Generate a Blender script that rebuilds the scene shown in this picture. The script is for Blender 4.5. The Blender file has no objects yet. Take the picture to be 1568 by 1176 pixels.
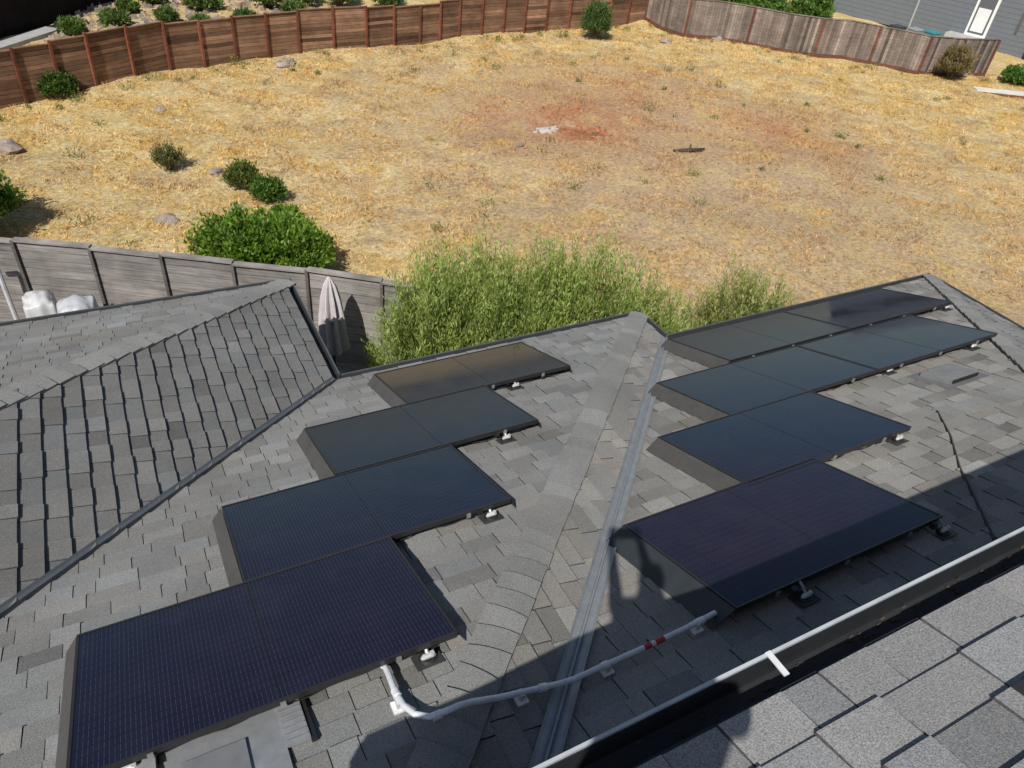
import bpy, math, random, bmesh
import numpy as np
from mathutils import Matrix, Vector, noise
random.seed(7); rng=np.random.default_rng(11)
scene=bpy.context.scene
scene.view_settings.view_transform='Standard'
try: scene.view_settings.look='None'
except Exception: pass
scene.view_settings.exposure=0

# ------------------------------------------------------------------ constants (metres; camera eye at z=0)
D=4.85; S=0.372; ZE=-D; ZY=-7.65; ZF=-9.0
X1,Y1=1.496,5.989; X3=5.373; Y4=5.415; Y2=8.078; XE=10.25

# ------------------------------------------------------------------ materials
def newmat(name):
    m=bpy.data.materials.new(name); m.use_nodes=True
    nt=m.node_tree; b=nt.nodes["Principled BSDF"]; return m,nt,b
def N(nt,t,**k):
    n=nt.nodes.new(t)
    for a,v in k.items(): setattr(n,a,v)
    return n
def setin(n,name,v): n.inputs[name].default_value=v
def noise_n(nt,scale,detail=4,rough=.55,vec=None,dist=0):
    n=N(nt,"ShaderNodeTexNoise"); setin(n,"Scale",scale); setin(n,"Detail",detail); setin(n,"Roughness",rough); setin(n,"Distortion",dist)
    if vec is not None: nt.links.new(vec,n.inputs["Vector"])
    return n.outputs["Fac"]
def ramp(nt,sock,a,b,va=0.,vb=1.):
    n=N(nt,"ShaderNodeMapRange"); nt.links.new(sock,n.inputs["Value"])
    setin(n,"From Min",a); setin(n,"From Max",b); setin(n,"To Min",va); setin(n,"To Max",vb); n.clamp=True
    return n.outputs["Result"]
def mix(nt,fac,a,b,mode='MIX'):
    n=N(nt,"ShaderNodeMix"); n.data_type='RGBA'; n.blend_type=mode
    def put(i,v):
        if isinstance(v,bpy.types.NodeSocket): nt.links.new(v,n.inputs[i])
        elif isinstance(v,(int,float)): n.inputs[i].default_value=v
        else: n.inputs[i].default_value=(*v,1) if len(v)==3 else v
    put(0,fac); put(6,a); put(7,b); return n.outputs[2]
def math_n(nt,op,a,b=None):
    n=N(nt,"ShaderNodeMath"); n.operation=op
    for i,v in enumerate((a,b)):
        if v is None: continue
        if isinstance(v,bpy.types.NodeSocket): nt.links.new(v,n.inputs[i])
        else: n.inputs[i].default_value=v
    return n.outputs[0]
def gray(nt,s):
    n=N(nt,"ShaderNodeCombineColor"); 
    for i in range(3): nt.links.new(s,n.inputs[i])
    return n.outputs[0]
def pos(nt): return N(nt,"ShaderNodeNewGeometry").outputs["Position"]
def bump(nt,b,h,strength=.3,dist=.01):
    n=N(nt,"ShaderNodeBump"); setin(n,"Strength",strength); setin(n,"Distance",dist)
    nt.links.new(h,n.inputs["Height"]); nt.links.new(n.outputs[0],b.inputs["Normal"])
def attr(nt): 
    n=N(nt,"ShaderNodeAttribute"); n.attribute_name="Col"; return n.outputs["Color"]
def dist_to(nt,p,x,y,z=ZF):
    n=N(nt,"ShaderNodeVectorMath"); n.operation='DISTANCE'; nt.links.new(p,n.inputs[0]); n.inputs[1].default_value=(x,y,z); return n.outputs["Value"]

M_SH,nt,b=newmat("asphalt_shingle"); p=pos(nt)
g=ramp(nt,noise_n(nt,200,2,.9,p),.3,.7,.45,1.55)
w=ramp(nt,noise_n(nt,1.3,4,.6,p),.3,.7,.85,1.12)
c=mix(nt,1.,attr(nt),gray(nt,math_n(nt,'MULTIPLY',g,w)),'MULTIPLY')
li=ramp(nt,noise_n(nt,24,5,.75,p),.57,.72,0,.32)
c=mix(nt,li,c,(.34,.31,.25))
st=ramp(nt,noise_n(nt,.7,4,.6,p),.5,.7,0,.35)
c=mix(nt,st,c,mix(nt,1.,c,(.80,.76,.68),'MULTIPLY'))
nt.links.new(c,b.inputs["Base Color"]); setin(b,"Roughness",.95); setin(b,"Specular IOR Level",.2)
bump(nt,b,noise_n(nt,230,2,.8,p),.6,.004)
def colmat(name,rough=.6,metal=0.,var=.15,scale=8,spec=.4,bs=.0):
    m,nt,b=newmat(name); p=pos(nt)
    v=ramp(nt,noise_n(nt,scale,5,.65,p),.3,.7,1-var,1+var)
    nt.links.new(mix(nt,1.,attr(nt),gray(nt,v),'MULTIPLY'),b.inputs["Base Color"])
    setin(b,"Roughness",rough); setin(b,"Metallic",metal); setin(b,"Specular IOR Level",spec)
    if bs: bump(nt,b,noise_n(nt,scale*4,4,.6,p),bs,.01)
    return m
M_MET=colmat("painted_metal",.5,0,.15,9)
M_GALV=colmat("galvanised_metal",.42,.2,.15,14)
M_FRAME=colmat("black_frame",.4,0,.1,9)
M_PLAST=colmat("plastic_cover",.4,0,.1,6,bs=.2)
M_CLOTH=colmat("cloth",.9,0,.1,20)
M_ROCK=colmat("rock",.9,0,.35,5,bs=.8)
M_WALL=colmat("siding",.7,0,.06,3)
M_CONC=colmat("concrete",.9,0,.15,3,bs=.2)
M_WOOD,nt,b=newmat("fence_wood"); p=pos(nt)
mp=N(nt,"ShaderNodeMapping"); nt.links.new(p,mp.inputs[0]); mp.inputs["Scale"].default_value=(1.2,1.2,22)
v=ramp(nt,noise_n(nt,1.6,5,.7,mp.outputs[0]),.3,.7,.62,1.35)
v2=ramp(nt,noise_n(nt,.9,4,.7,p),.3,.7,.7,1.3)
c=mix(nt,1.,attr(nt),gray(nt,math_n(nt,'MULTIPLY',v,v2)),'MULTIPLY')
c=mix(nt,ramp(nt,noise_n(nt,1.4,5,.7,p,.5),.5,.66,0,.4),c,mix(nt,1.,c,(.6,.56,.55),'MULTIPLY'))
nt.links.new(c,b.inputs["Base Color"]); setin(b,"Roughness",.9); setin(b,"Specular IOR Level",.15)
M_LEAF,nt,b=newmat("leaves"); out=nt.nodes["Material Output"]
nt.links.new(attr(nt),b.inputs["Base Color"]); setin(b,"Roughness",.5); setin(b,"Specular IOR Level",.4)
tr=N(nt,"ShaderNodeBsdfTranslucent"); nt.links.new(mix(nt,1.,attr(nt),(1.35,1.5,.6),'MULTIPLY'),tr.inputs[0])
ms=N(nt,"ShaderNodeMixShader"); ms.inputs[0].default_value=.45; nt.links.new(b.outputs[0],ms.inputs[1]); nt.links.new(tr.outputs[0],ms.inputs[2]); nt.links.new(ms.outputs[0],out.inputs[0])
# solar glass: Col = (u,v) metres
M_PV,nt,b=newmat("solar_glass"); sp=N(nt,"ShaderNodeSeparateColor"); nt.links.new(attr(nt),sp.inputs[0]); p=pos(nt)
u,vv=sp.outputs[0],sp.outputs[1]
fu=math_n(nt,'FRACT',math_n(nt,'DIVIDE',u,.0203)); wire=math_n(nt,'LESS_THAN',fu,.14)
fv=math_n(nt,'FRACT',math_n(nt,'DIVIDE',vv,.052)); dash=math_n(nt,'LESS_THAN',fv,.82)
wire=math_n(nt,'MULTIPLY',wire,dash)
cv=math_n(nt,'LESS_THAN',math_n(nt,'FRACT',math_n(nt,'DIVIDE',vv,.158)),.014)
cu=math_n(nt,'LESS_THAN',math_n(nt,'FRACT',math_n(nt,'DIVIDE',u,.0812)),.02)
gap=math_n(nt,'MAXIMUM',cv,cu)
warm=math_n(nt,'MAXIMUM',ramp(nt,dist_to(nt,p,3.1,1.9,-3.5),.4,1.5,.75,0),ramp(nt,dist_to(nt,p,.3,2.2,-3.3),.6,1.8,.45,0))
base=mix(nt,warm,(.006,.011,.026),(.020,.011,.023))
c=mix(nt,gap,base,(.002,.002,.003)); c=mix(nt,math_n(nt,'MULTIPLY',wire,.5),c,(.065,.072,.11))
dust=ramp(nt,noise_n(nt,4,5,.7,p),.45,.8,.0,.03)
c=mix(nt,dust,c,(.28,.25,.2))
nt.links.new(c,b.inputs["Base Color"]); setin(b,"Specular IOR Level",.27); setin(b,"Specular Tint",(.66,.84,1.,1.))
nt.links.new(ramp(nt,noise_n(nt,3,4,.6,p),.3,.7,.03,.10),b.inputs["Roughness"])

def field_color(nt,lift=1.0):
    p=pos(nt)
    n2=noise_n(nt,1.1,6,.72,p,.6); n1=noise_n(nt,.20,3,.6,p,.4); n3=noise_n(nt,8,5,.82,p); n4=noise_n(nt,.55,6,.72,p,1.)
    c=mix(nt,ramp(nt,n2,.42,.58),(.68,.475,.18),(.77,.61,.33))
    c=mix(nt,ramp(nt,n4,.50,.62,0,.8),c,(.48,.35,.20))
    d1=dist_to(nt,p,17,19); m=math_n(nt,'MULTIPLY',ramp(nt,d1,4,17,1,0),ramp(nt,n4,.32,.54))
    c=mix(nt,math_n(nt,'MULTIPLY',m,.85),c,(.56,.395,.26))
    d4=dist_to(nt,p,18,11); m=math_n(nt,'MULTIPLY',ramp(nt,d4,3,11,1,0),ramp(nt,n2,.4,.6))
    c=mix(nt,math_n(nt,'MULTIPLY',m,.6),c,(.50,.37,.23))
    d2=dist_to(nt,p,15.5,23.3); d3=dist_to(nt,p,23,20.5); d5=dist_to(nt,p,19.5,26)
    m2=math_n(nt,'MAXIMUM',math_n(nt,'MAXIMUM',ramp(nt,d2,1.,6.,1,0),ramp(nt,d3,.5,4.5,.85,0)),ramp(nt,d5,.5,6,.8,0))
    m2=math_n(nt,'MULTIPLY',m2,ramp(nt,n2,.38,.52))
    c=mix(nt,math_n(nt,'MULTIPLY',m2,.85),c,(.50,.235,.125))
    c=mix(nt,ramp(nt,n1,.45,.7,0,.35),c,(.62,.48,.27))
    c=mix(nt,1.,c,gray(nt,ramp(nt,n3,.32,.68,.50*lift,1.32*lift)),'MULTIPLY')
    return c,n3,p
M_GROUND,nt,b=newmat("ground"); c,n3,p=field_color(nt,.98)
sx=N(nt,"ShaderNodeSeparateXYZ"); nt.links.new(p,sx.inputs[0])
dd=math_n(nt,'ADD',sx.outputs[1],math_n(nt,'MULTIPLY',sx.outputs[0],.58))
c=mix(nt,ramp(nt,dd,11.2,11.5,1,0),c,mix(nt,ramp(nt,noise_n(nt,30,4,.7,p),.4,.6),(.20,.17,.14),(.42,.38,.33)))
nt.links.new(c,b.inputs["Base Color"]); setin(b,"Roughness",1.); setin(b,"Specular IOR Level",.05)
bump(nt,b,n3,1.,.09)
M_GRASS,nt,b=newmat("dry_grass"); out=nt.nodes["Material Output"]; c,n3,p=field_color(nt,1.12)
c=mix(nt,1.,c,attr(nt),'MULTIPLY'); nt.links.new(c,b.inputs["Base Color"]); setin(b,"Roughness",.9); setin(b,"Specular IOR Level",.1)
tr=N(nt,"ShaderNodeBsdfTranslucent"); nt.links.new(c,tr.inputs[0]); ms=N(nt,"ShaderNodeMixShader"); ms.inputs[0].default_value=.5
nt.links.new(b.outputs[0],ms.inputs[1]); nt.links.new(tr.outputs[0],ms.inputs[2]); nt.links.new(ms.outputs[0],out.inputs[0])

# ------------------------------------------------------------------ mesh builder
class MB:
    def __init__(s): s.v=[]; s.f=[]; s.m=[]; s.c=[]; s.mats=[]
    def mi(s,m):
        if m not in s.mats: s.mats.append(m)
        return s.mats.index(m)
    def face(s,pts,mat,col):
        i=len(s.v); s.v.extend([tuple(q) for q in pts]); s.f.append(tuple(range(i,i+len(pts)))); s.m.append(s.mi(mat))
        s.c.append(col if isinstance(col,list) else [col]*len(pts))
    def hexa(s,P,mat,col):
        i=len(s.v); s.v.extend([tuple(q) for q in P]); k=s.mi(mat)
        for f in ((3,2,1,0),(4,5,6,7),(0,1,5,4),(1,2,6,5),(2,3,7,6),(3,0,4,7)):
            s.f.append(tuple(i+j for j in f)); s.m.append(k); s.c.append([col]*4)
    def box(s,x0,x1,y0,y1,z0,z1,mat,col):
        s.hexa([(x0,y0,z0),(x1,y0,z0),(x1,y1,z0),(x0,y1,z0),(x0,y0,z1),(x1,y0,z1),(x1,y1,z1),(x0,y1,z1)],mat,col)
    def wall(s,a,b,z0a,z0b,z1a,z1b,th,mat,col,off=0):
        a=Vector(a);b=Vector(b);d=(b-a).normalized();n=Vector((-d.y,d.x))
        a0=a+n*(off-th/2);a1=a+n*(off+th/2);b0=b+n*(off-th/2);b1=b+n*(off+th/2)
        s.hexa([(*a0,z0a),(*b0,z0b),(*b1,z0b),(*a1,z0a),(*a0,z1a),(*b0,z1b),(*b1,z1b),(*a1,z1a)],mat,col)
    def tube(s,path,r,mat,col,n=10):
        path=[Vector(q) for q in path]; i0=len(s.v); k=s.mi(mat); rr=r if isinstance(r,(list,tuple)) else [r]*len(path)
        for j,q in enumerate(path):
            t=(path[min(j+1,len(path)-1)]-path[max(j-1,0)]).normalized()
            up=Vector((0,0,1)) if abs(t.z)<.9 else Vector((1,0,0))
            a=t.cross(up).normalized(); bb=t.cross(a)
            for q2 in range(n):
                an=2*math.pi*q2/n; s.v.append(tuple(q+(a*math.cos(an)+bb*math.sin(an))*rr[j]))
        for j in range(len(path)-1):
            for q2 in range(n):
                s.f.append((i0+j*n+q2,i0+j*n+(q2+1)%n,i0+(j+1)*n+(q2+1)%n,i0+(j+1)*n+q2)); s.m.append(k); s.c.append([col]*4)
        s.f.append(tuple(i0+q2 for q2 in range(n))); s.m.append(k); s.c.append([col]*n)
        s.f.append(tuple(i0+(len(path)-1)*n+q2 for q2 in range(n))); s.m.append(k); s.c.append([col]*n)
    def make(s,name,parent=None,smooth=False):
        me=bpy.data.meshes.new(name); me.from_pydata(s.v,[],s.f)
        for m in s.mats: me.materials.append(m)
        me.polygons.foreach_set("material_index",s.m)
        ca=me.color_attributes.new("Col",'FLOAT_COLOR','CORNER')
        arr=np.array([(*q[:3],1.) for l in s.c for q in l],dtype=np.float32); ca.data.foreach_set("color",arr.ravel())
        if smooth: me.polygons.foreach_set("use_smooth",[True]*len(me.polygons))
        o=bpy.data.objects.new(name,me); bpy.context.collection.objects.link(o)
        if parent: o.parent=parent
        return o
def empty(name,loc=(0,0,0)):
    e=bpy.data.objects.new(name,None); bpy.context.collection.objects.link(e); return e
def npmesh(name,V,F,C,mat):
    me=bpy.data.meshes.new(name); nv=len(V); nf,k=F.shape
    me.vertices.add(nv); me.vertices.foreach_set("co",V.astype(np.float32).ravel())
    me.loops.add(nf*k); me.loops.foreach_set("vertex_index",F.astype(np.int32).ravel())
    me.polygons.add(nf); me.polygons.foreach_set("loop_start",np.arange(0,nf*k,k,dtype=np.int32))
    me.update(calc_edges=True)
    ca=me.color_attributes.new("Col",'FLOAT_COLOR','POINT'); cc=np.ones((nv,4),np.float32); cc[:,:3]=C; ca.data.foreach_set("color",cc.ravel())
    me.materials.append(mat); o=bpy.data.objects.new(name,me); bpy.context.collection.objects.link(o); return o

# ------------------------------------------------------------------ terrain
def sstep(x,a,b): t=np.clip((x-a)/(b-a),0,1); return t*t*(3-2*t)
def gz(x,y):
    d=(y-(12.07-.58*(x+1.65)))*.865
    t=sstep(d,.2,2.8)
    n=.05*np.sin(x*.9+1.3*np.sin(y*.5))+.05*np.sin(y*1.1+x*.35)+.03*np.sin(2.3*x-1.7*y)+.02*np.sin(4.1*y+3.3*x)
    return ZY-(-ZF+ZY)*t+n*t
xs=np.concatenate([[-600,-200,-80,-40,-25,-18],np.arange(-14,60,.45),[64,72,90,130,250,600]])
ys=np.concatenate([[-400,-100,-40,-20,-10,-4,0,4],np.arange(6,50,.45),[54,60,75,100,180,350,700]])
gx,gy=np.meshgrid(xs,ys,indexing='ij'); V=np.stack([gx,gy,gz(gx,gy)],-1).reshape(-1,3)
nx,ny=len(xs),len(ys); ii,jj=np.meshgrid(np.arange(nx-1),np.arange(ny-1),indexing='ij'); a=(ii*ny+jj).ravel()
F=np.stack([a,a+ny,a+ny+1,a+1],-1)
g=npmesh("ground",V,F,np.ones((len(V),3)),M_GROUND); g.data.polygons.foreach_set("use_smooth",[True]*len(g.data.polygons))

K=9/7.65
BF=[(-1.9-5.4,24.3-2.7),(-1.9-3.6,24.3-1.8),(-1.9-1.8,24.3-.9),(-1.9,24.3),(-1.0,24.75),(-.1,25.2),(1.0,25.95),(2.1,26.7),(3.2,27.1),(4.3,27.5),(5.45,27.8),(6.6,28.1),(7.9,28.3),(9.2,28.5),(10.4,28.85),(11.6,29.2),(12.55,29.45),(13.5,29.7),(14.6,29.87),(15.7,30.03),(16.8,30.2),(18.0,30.4),(19.3,30.6),(20.5,30.8),(21.8,31.1),(23.1,31.45),(24.4,31.8)]
BF=[(x*K,y*K) for x,y in BF]
RF=[(24.4,31.8),(24.45,30.2),(24.6,28.9),(25.7,28.1),(27.0,27.3),(28.0,26.15),(29.0,25.0),(30.1,24.4),(31.3,23.8),(32.0,23.0),(32.6,22.1),(34.4,21.7),(36.2,21.3)]
RF=[(x*K,y*K) for x,y in RF]
RPOST={0,2,4,6,8,10,11,12}

def fence_y(x): return np.interp(x,[q[0] for q in BF],[q[1] for q in BF])
n=150000
px=rng.uniform(-7,46,n); py=rng.uniform(8,37.5,n)
dn=(py-(12.07-.58*(px+1.65)))*.865
ymax=np.where(px<28.7,fence_y(px),np.interp(px,[q[0] for q in RF[2:]],[q[1] for q in RF[2:]]))
clump=np.sin(px*1.7+2*np.sin(py*.9))+np.sin(py*2.1+1.5*np.sin(px*1.3))+np.sin(5*px+3*py)*.6+rng.normal(0,1.1,n)
bare=np.exp(-((px-16)**2+(py-23)**2)/30)*2.2+np.exp(-((px-18)**2+(py-12)**2)/40)*.8
ok=(dn>2.)&(py<ymax-.1)&(clump-bare>-.6)
px,py,clump=px[ok],py[ok],clump[ok]; n=len(px)
B=3; hgt=rng.uniform(.025,.085,n)*(1+.4*np.clip(clump,-1,2))
V=np.zeros((n,B,3,3)); 
ang=rng.uniform(0,2*np.pi,(n,B)); wd=rng.uniform(.010,.022,(n,B)); lean=rng.uniform(.03,.13,(n,B)); la=rng.uniform(0,2*np.pi,(n,B))
bx=px[:,None]+rng.normal(0,.035,(n,B)); by=py[:,None]+rng.normal(0,.035,(n,B)); bz=gz(bx,by)-.005
V[:,:,0]=np.stack([bx-np.cos(ang)*wd,by-np.sin(ang)*wd,bz],-1); V[:,:,1]=np.stack([bx+np.cos(ang)*wd,by+np.sin(ang)*wd,bz],-1)
V[:,:,2]=np.stack([bx+np.cos(la)*lean,by+np.sin(la)*lean,bz+hgt[:,None]*rng.uniform(.6,1.2,(n,B))],-1)
br=rng.uniform(.75,1.4,(n,1,1,1)); C=np.broadcast_to(br*np.array([1.04,1.0,.90]),(n,B,3,3)).copy()
gr=rng.random(n)<.008; C[gr]*=np.array([.5,.66,.55])
npmesh("dry_grass",V.reshape(-1,3),np.arange(n*B*3).reshape(-1,3),C.reshape(-1,3),M_GRASS)

# ------------------------------------------------------------------ roof helpers
def planeV(Y0,ze=ZE,s=S): return lambda a,b,h:(a,Y0-b,ze+s*b+h)
def planeU(X0,ze=ZE,s=S): return lambda a,b,h:(X0-b,a,ze+s*b+h)
def clip(poly,conv):
    out=poly
    n=len(conv); area=sum(conv[i][0]*conv[(i+1)%n][1]-conv[(i+1)%n][0]*conv[i][1] for i in range(n)); sg=1 if area>0 else -1
    for i in range(n):
        ax,ay=conv[i]; bx,by=conv[(i+1)%n]; inp=out; out=[]
        if not inp: return []
        f=lambda q:sg*((bx-ax)*(q[1]-ay)-(by-ay)*(q[0]-ax))
        for j in range(len(inp)):
            q=inp[j]; r=inp[(j+1)%len(inp)]; fq,fr=f(q),f(r)
            if fq>=0: out.append(q)
            if (fq>=0)!=(fr>=0):
                t=fq/(fq-fr); out.append((q[0]+(r[0]-q[0])*t,q[1]+(r[1]-q[1])*t))
    return out
def shingle_plane(name,P,conv,parent,th=.011,exp=.135,base=.19,tint=(1,1,.97),lo=.10,hi=.30,var=.09):
    mb=MB(); mb.face([P(a,b,0) for a,b in conv],M_SH,(base*.35,)*3)
    a0=min(q[0] for q in conv); a1=max(q[0] for q in conv); b1=max(q[1] for q in conv)
    k=0; b=0.
    while b<b1:
        a=a0-random.uniform(0,.3); alt=False; crs=random.uniform(.97,1.03)
        while a<a1:
            w=random.uniform(lo,hi); alt=not alt
            rs=.007 if alt else 0.; bb=b-(.008 if alt else 0)*random.random()
            poly=clip([(a,max(bb,0)),(a+w-.005,max(bb,0)),(a+w-.005,b+exp),(a,b+exp)],conv)
            if len(poly)>2:
                v=base*crs*(1+random.gauss(0,var))*(1.03 if alt else .97)
                if random.random()<.09: v*=random.choice((.76,1.16))
                v=max(base*.6,min(base*1.45,v)); warm=random.uniform(-.02,.04)
                col=(v*tint[0]*(1+warm),v*tint[1],v*tint[2]*(1-warm))
                H=lambda q:.002+(th+rs)*(1-(q[1]-b)/exp*.92)
                mb.face([P(q[0],q[1],H(q)) for q in poly],M_SH,col)
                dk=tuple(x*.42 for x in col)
                for j in range(len(poly)):
                    q,r=poly[j],poly[(j+1)%len(poly)]
                    if abs(q[1]-b-exp)<1e-6 and abs(r[1]-b-exp)<1e-6: continue
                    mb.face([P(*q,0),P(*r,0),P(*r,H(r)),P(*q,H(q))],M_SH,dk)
            a+=w
        b+=exp; k+=1
    return mb.make(name,parent)
house=empty("house")
T=5.75
shingle_plane("roof_left_array",planeV(Y1),[(X1,0),(X3,0),(X3-T,T),(X1-T,T)],house,base=.225)
T2=5.2
shingle_plane("roof_between_valley_and_hip",planeU(X3),[(Y4,0),(Y1,0),(Y1-5.3,5.3),(Y4-5.3,5.3)],house,base=.23,tint=(1.03,1,.94))
shingle_plane("roof_right_array",planeV(Y4),[(X3,0),(XE,0),(XE-T2,T2),(X3-T2,T2)],house,base=.23,tint=(1.03,1,.93),var=.12)
shingle_plane("roof_right_end",planeU(XE),[(Y4,0),(Y4-T2,T2),(.2,T2),(.2,0)],house,base=.21)
shingle_plane("roof_left_wing",planeU(X1),[(Y1,0),(Y2,0),(Y2-6.2,6.2),(Y1-6.2,6.2)],house,th=.021,base=.155,var=.05,lo=.12,hi=.28,tint=(1,1,.98))
shingle_plane("roof_left_wing_back",planeV(Y2),[(-6,0),(X1,0),(X1-6.2,6.2),(-6,6.2)],house,base=.215,var=.05)
def along(X,Y,t,off,h,sgn):
    return Vector((X-t+off*.7071,Y-t-off*.7071,ZE+S*t+sgn*S*abs(off)*.7071+h))
def hip_cap(name,X,Y,t0,t1,w=.135,base=.225):
    mb=MB(); t=t0; st=.105
    while t<t1:
        v=base*random.uniform(.90,1.14); col=(v*1.01,v,v*.96); ww=w*random.uniform(.95,1.05); jt=random.uniform(-.014,.014)
        prof=[-ww,-.05,0,.05,ww]
        def pt(o,tt,h): 
            q=along(X,Y,tt,o,h,-1); 
            if abs(o)<.06: q.z-=.012*(1-abs(o)/.06)
            return q
        lo=[pt(o,t+jt*(o/ww),.046) for o in prof]; hi=[pt(o,t+st+.01,.028) for o in prof]; bt=[pt(o,t+jt*(o/ww),.014) for o in prof]; bh=[pt(o,t+st+.01,.008) for o in prof]
        for i in range(4):
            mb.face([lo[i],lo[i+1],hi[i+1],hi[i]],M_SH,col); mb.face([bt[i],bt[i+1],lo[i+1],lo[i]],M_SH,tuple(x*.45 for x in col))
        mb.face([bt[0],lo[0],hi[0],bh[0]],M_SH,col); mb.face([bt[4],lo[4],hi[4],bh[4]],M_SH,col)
        t+=st
    return mb.make(name,house)
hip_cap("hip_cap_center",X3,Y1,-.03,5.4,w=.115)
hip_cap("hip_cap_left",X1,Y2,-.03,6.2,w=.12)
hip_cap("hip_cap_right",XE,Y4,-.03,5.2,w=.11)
def valley(name,X,Y,t1,prof,col,mat=M_GALV,sg=1):
    mb=MB(); n=12
    for j in range(n):
        ta,tb=t1*j/n-.02*(j==0),t1*(j+1)/n
        for i in range(len(prof)-1):
            (o0,h0),(o1,h1)=prof[i],prof[i+1]
            mb.face([along(X,Y,ta,o0,h0,sg),along(X,Y,ta,o1,h1,sg),along(X,Y,tb,o1,h1,sg),along(X,Y,tb,o0,h0,sg)],mat,col)
    return mb.make(name,house)
valley("valley_flashing_center",X3,Y4,5.25,[(-.062,.002),(-.060,.034),(-.045,.026),(-.010,.020),(-.005,.040),(.005,.040),(.010,.020),(.045,.026),(.060,.036),(.062,.002)],(.27,.285,.30))
valley("valley_flashing_left",X1,Y1,5.75,[(-.034,.002),(-.032,.040),(-.02,.028),(0,.022),(.018,.028),(.028,.046),(.03,.002)],(.10,.11,.125),M_MET)
valley("hip_seam_right",XE,Y4,5.2,[(-.118,.0),(-.117,.030),(-.111,.030),(-.110,.0)],(.04,.04,.04),M_MET,-1)
def gutter(mb,a,b,z,col=(.05,.055,.06),w=.085,lip=(.09,.095,.1),side=1,lw=.012):
    a=Vector(a);b=Vector(b)
    d=(b-a).normalized(); nn=Vector((-d.y,d.x))*side
    def sl(o0,o1,z0,z1,c):
        p=[a+nn*o0,b+nn*o0,b+nn*o1,a+nn*o1]
        mb.hexa([(*q,z0) for q in p]+[(*q,z1) for q in p],M_MET,c)
    sl(.005,.012,z-.12,z-.012,col); sl(.012,w-.008,z-.12,z-.112,col); sl(w-.008,w,z-.12,z-.002,col); sl(w-.006,w-.006+lw,z-.002,z+.008,lip)
mb=MB()
gutter(mb,(X1+.10,Y1),(X3+.09,Y1),ZE); gutter(mb,(X3,Y4+.10),(X3,Y1),ZE,side=-1); gutter(mb,(X3+.10,Y4),(XE+.09,Y4),ZE)
gutter(mb,(X1,Y1+.10),(X1,Y2+.09),ZE,side=-1); gutter(mb,(-6,Y2),(X1,Y2),ZE); gutter(mb,(XE,.2),(XE,Y4),ZE,side=-1)
mb.make("eave_gutters",house)
mb=MB(); wc=(.22,.24,.26)
def sidewall(a,b,z0,z1,m=None,c=wc,st=.18):
    m=m or mb; z=z0
    while z<z1-.01:
        zz=min(z+st,z1); m.wall(a,b,z,z,zz-.012,zz-.012,.05,M_WALL,c); m.wall(a,b,zz-.012,zz-.012,zz,zz,.03,M_WALL,tuple(x*.3 for x in c)); z=zz  # thin dark strip paints the shade under each lap
for a,b_ in [((1.05,5.6),(4.95,5.6)),((4.95,5.6),(4.95,5.0)),((4.95,5.0),(9.85,5.0)),((9.85,5.0),(9.85,.2)),((1.05,5.6),(1.05,7.65)),((1.05,7.65),(-6,7.65))]:
    sidewall(a,b_,ZY,ZE-.06)
sidewall((-.28,.12),(9,.12),-5.2,-1.95); sidewall((-.28,.12),(-.28,-6),ZY,-1.95)
mb.make("walls",house)
mb=MB(); PR=planeV(Y4)
def strip(mb,pts,w,h,col,mat=M_SH):
    for (x0,y0),(x1,y1) in zip(pts[:-1],pts[1:]):
        L=math.hypot(x1-x0,y1-y0); dx,dy=(x1-x0)/L,(y1-y0)/L; nx,ny=-dy*w,dx*w
        q=[(x0-nx,y0-ny),(x1-nx,y1-ny),(x1+nx,y1+ny),(x0+nx,y0+ny)]
        mb.hexa([PR(a,Y4-b_,.0) for a,b_ in q]+[PR(a,Y4-b_,h) for a,b_ in q],mat,col)
strip(mb,[(5.80,2.47),(5.42,2.12),(4.98,1.78),(4.20,1.08)],.0045,.026,(.06,.06,.058))
for i in range(9):
    x0=7.0-i*.135; y0=2.30+i*.012; v=.24*random.uniform(.95,1.1); strip(mb,[(x0,y0),(x0-.128,y0+.012)],.10,.030+.001*(i%2),(v,v,v*.96))
mb.make("ridge_cap_right",house)
mb=MB()
def pbox(mb,P,Y0,x0,x1,y0,y1,h0,h1,mat,col):
    q=[(x0,y0),(x1,y0),(x1,y1),(x0,y1)]
    mb.hexa([P(a,Y0-b,h0) for a,b in q]+[P(a,Y0-b,h1) for a,b in q],mat,col)
pbox(mb,PR,Y4,6.34,6.92,2.70,3.10,.012,.030,M_MET,(.16,.16,.16)); pbox(mb,PR,Y4,6.42,6.84,2.76,3.04,.030,.075,M_MET,(.21,.21,.205)); pbox(mb,PR,Y4,6.45,6.81,2.745,2.76,.032,.07,M_MET,(.02,.02,.02))
mb.make("low_profile_vent",house)
PL=planeV(Y1); mb=MB()
pbox(mb,PL,Y1,-.36,.10,1.42,1.90,.015,.030,M_GALV,(.28,.29,.30)); pbox(mb,PL,Y1,.10,.20,1.62,1.93,.018,.046,M_GALV,(.30,.31,.32)); pbox(mb,PL,Y1,-.48,-.40,1.4,1.9,.018,.05,M_GALV,(.38,.39,.40))
pbox(mb,PL,Y1,.20,.225,1.6,1.93,.016,.035,M_MET,(.02,.02,.02)); pbox(mb,PL,Y1,-.30,-.05,1.45,1.75,.030,.045,M_MET,(.18,.185,.19))
for i in range(8): pbox(mb,PL,Y1,.105,.195,1.64+i*.035,1.646+i*.035,.046,.049,M_MET,(.2,.2,.2))
mb.make("roof_flashing",house)
NG=.50; ZN=-1.75; XL=-.54
shingle_plane("roof_upper",planeV(NG,ZN),[(XL,0),(9,0),(9,4.6),(XL,4.6)],house,base=.27,th=.012,exp=.135,tint=(1,1,1.0),lo=.13,hi=.32,var=.07)
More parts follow.
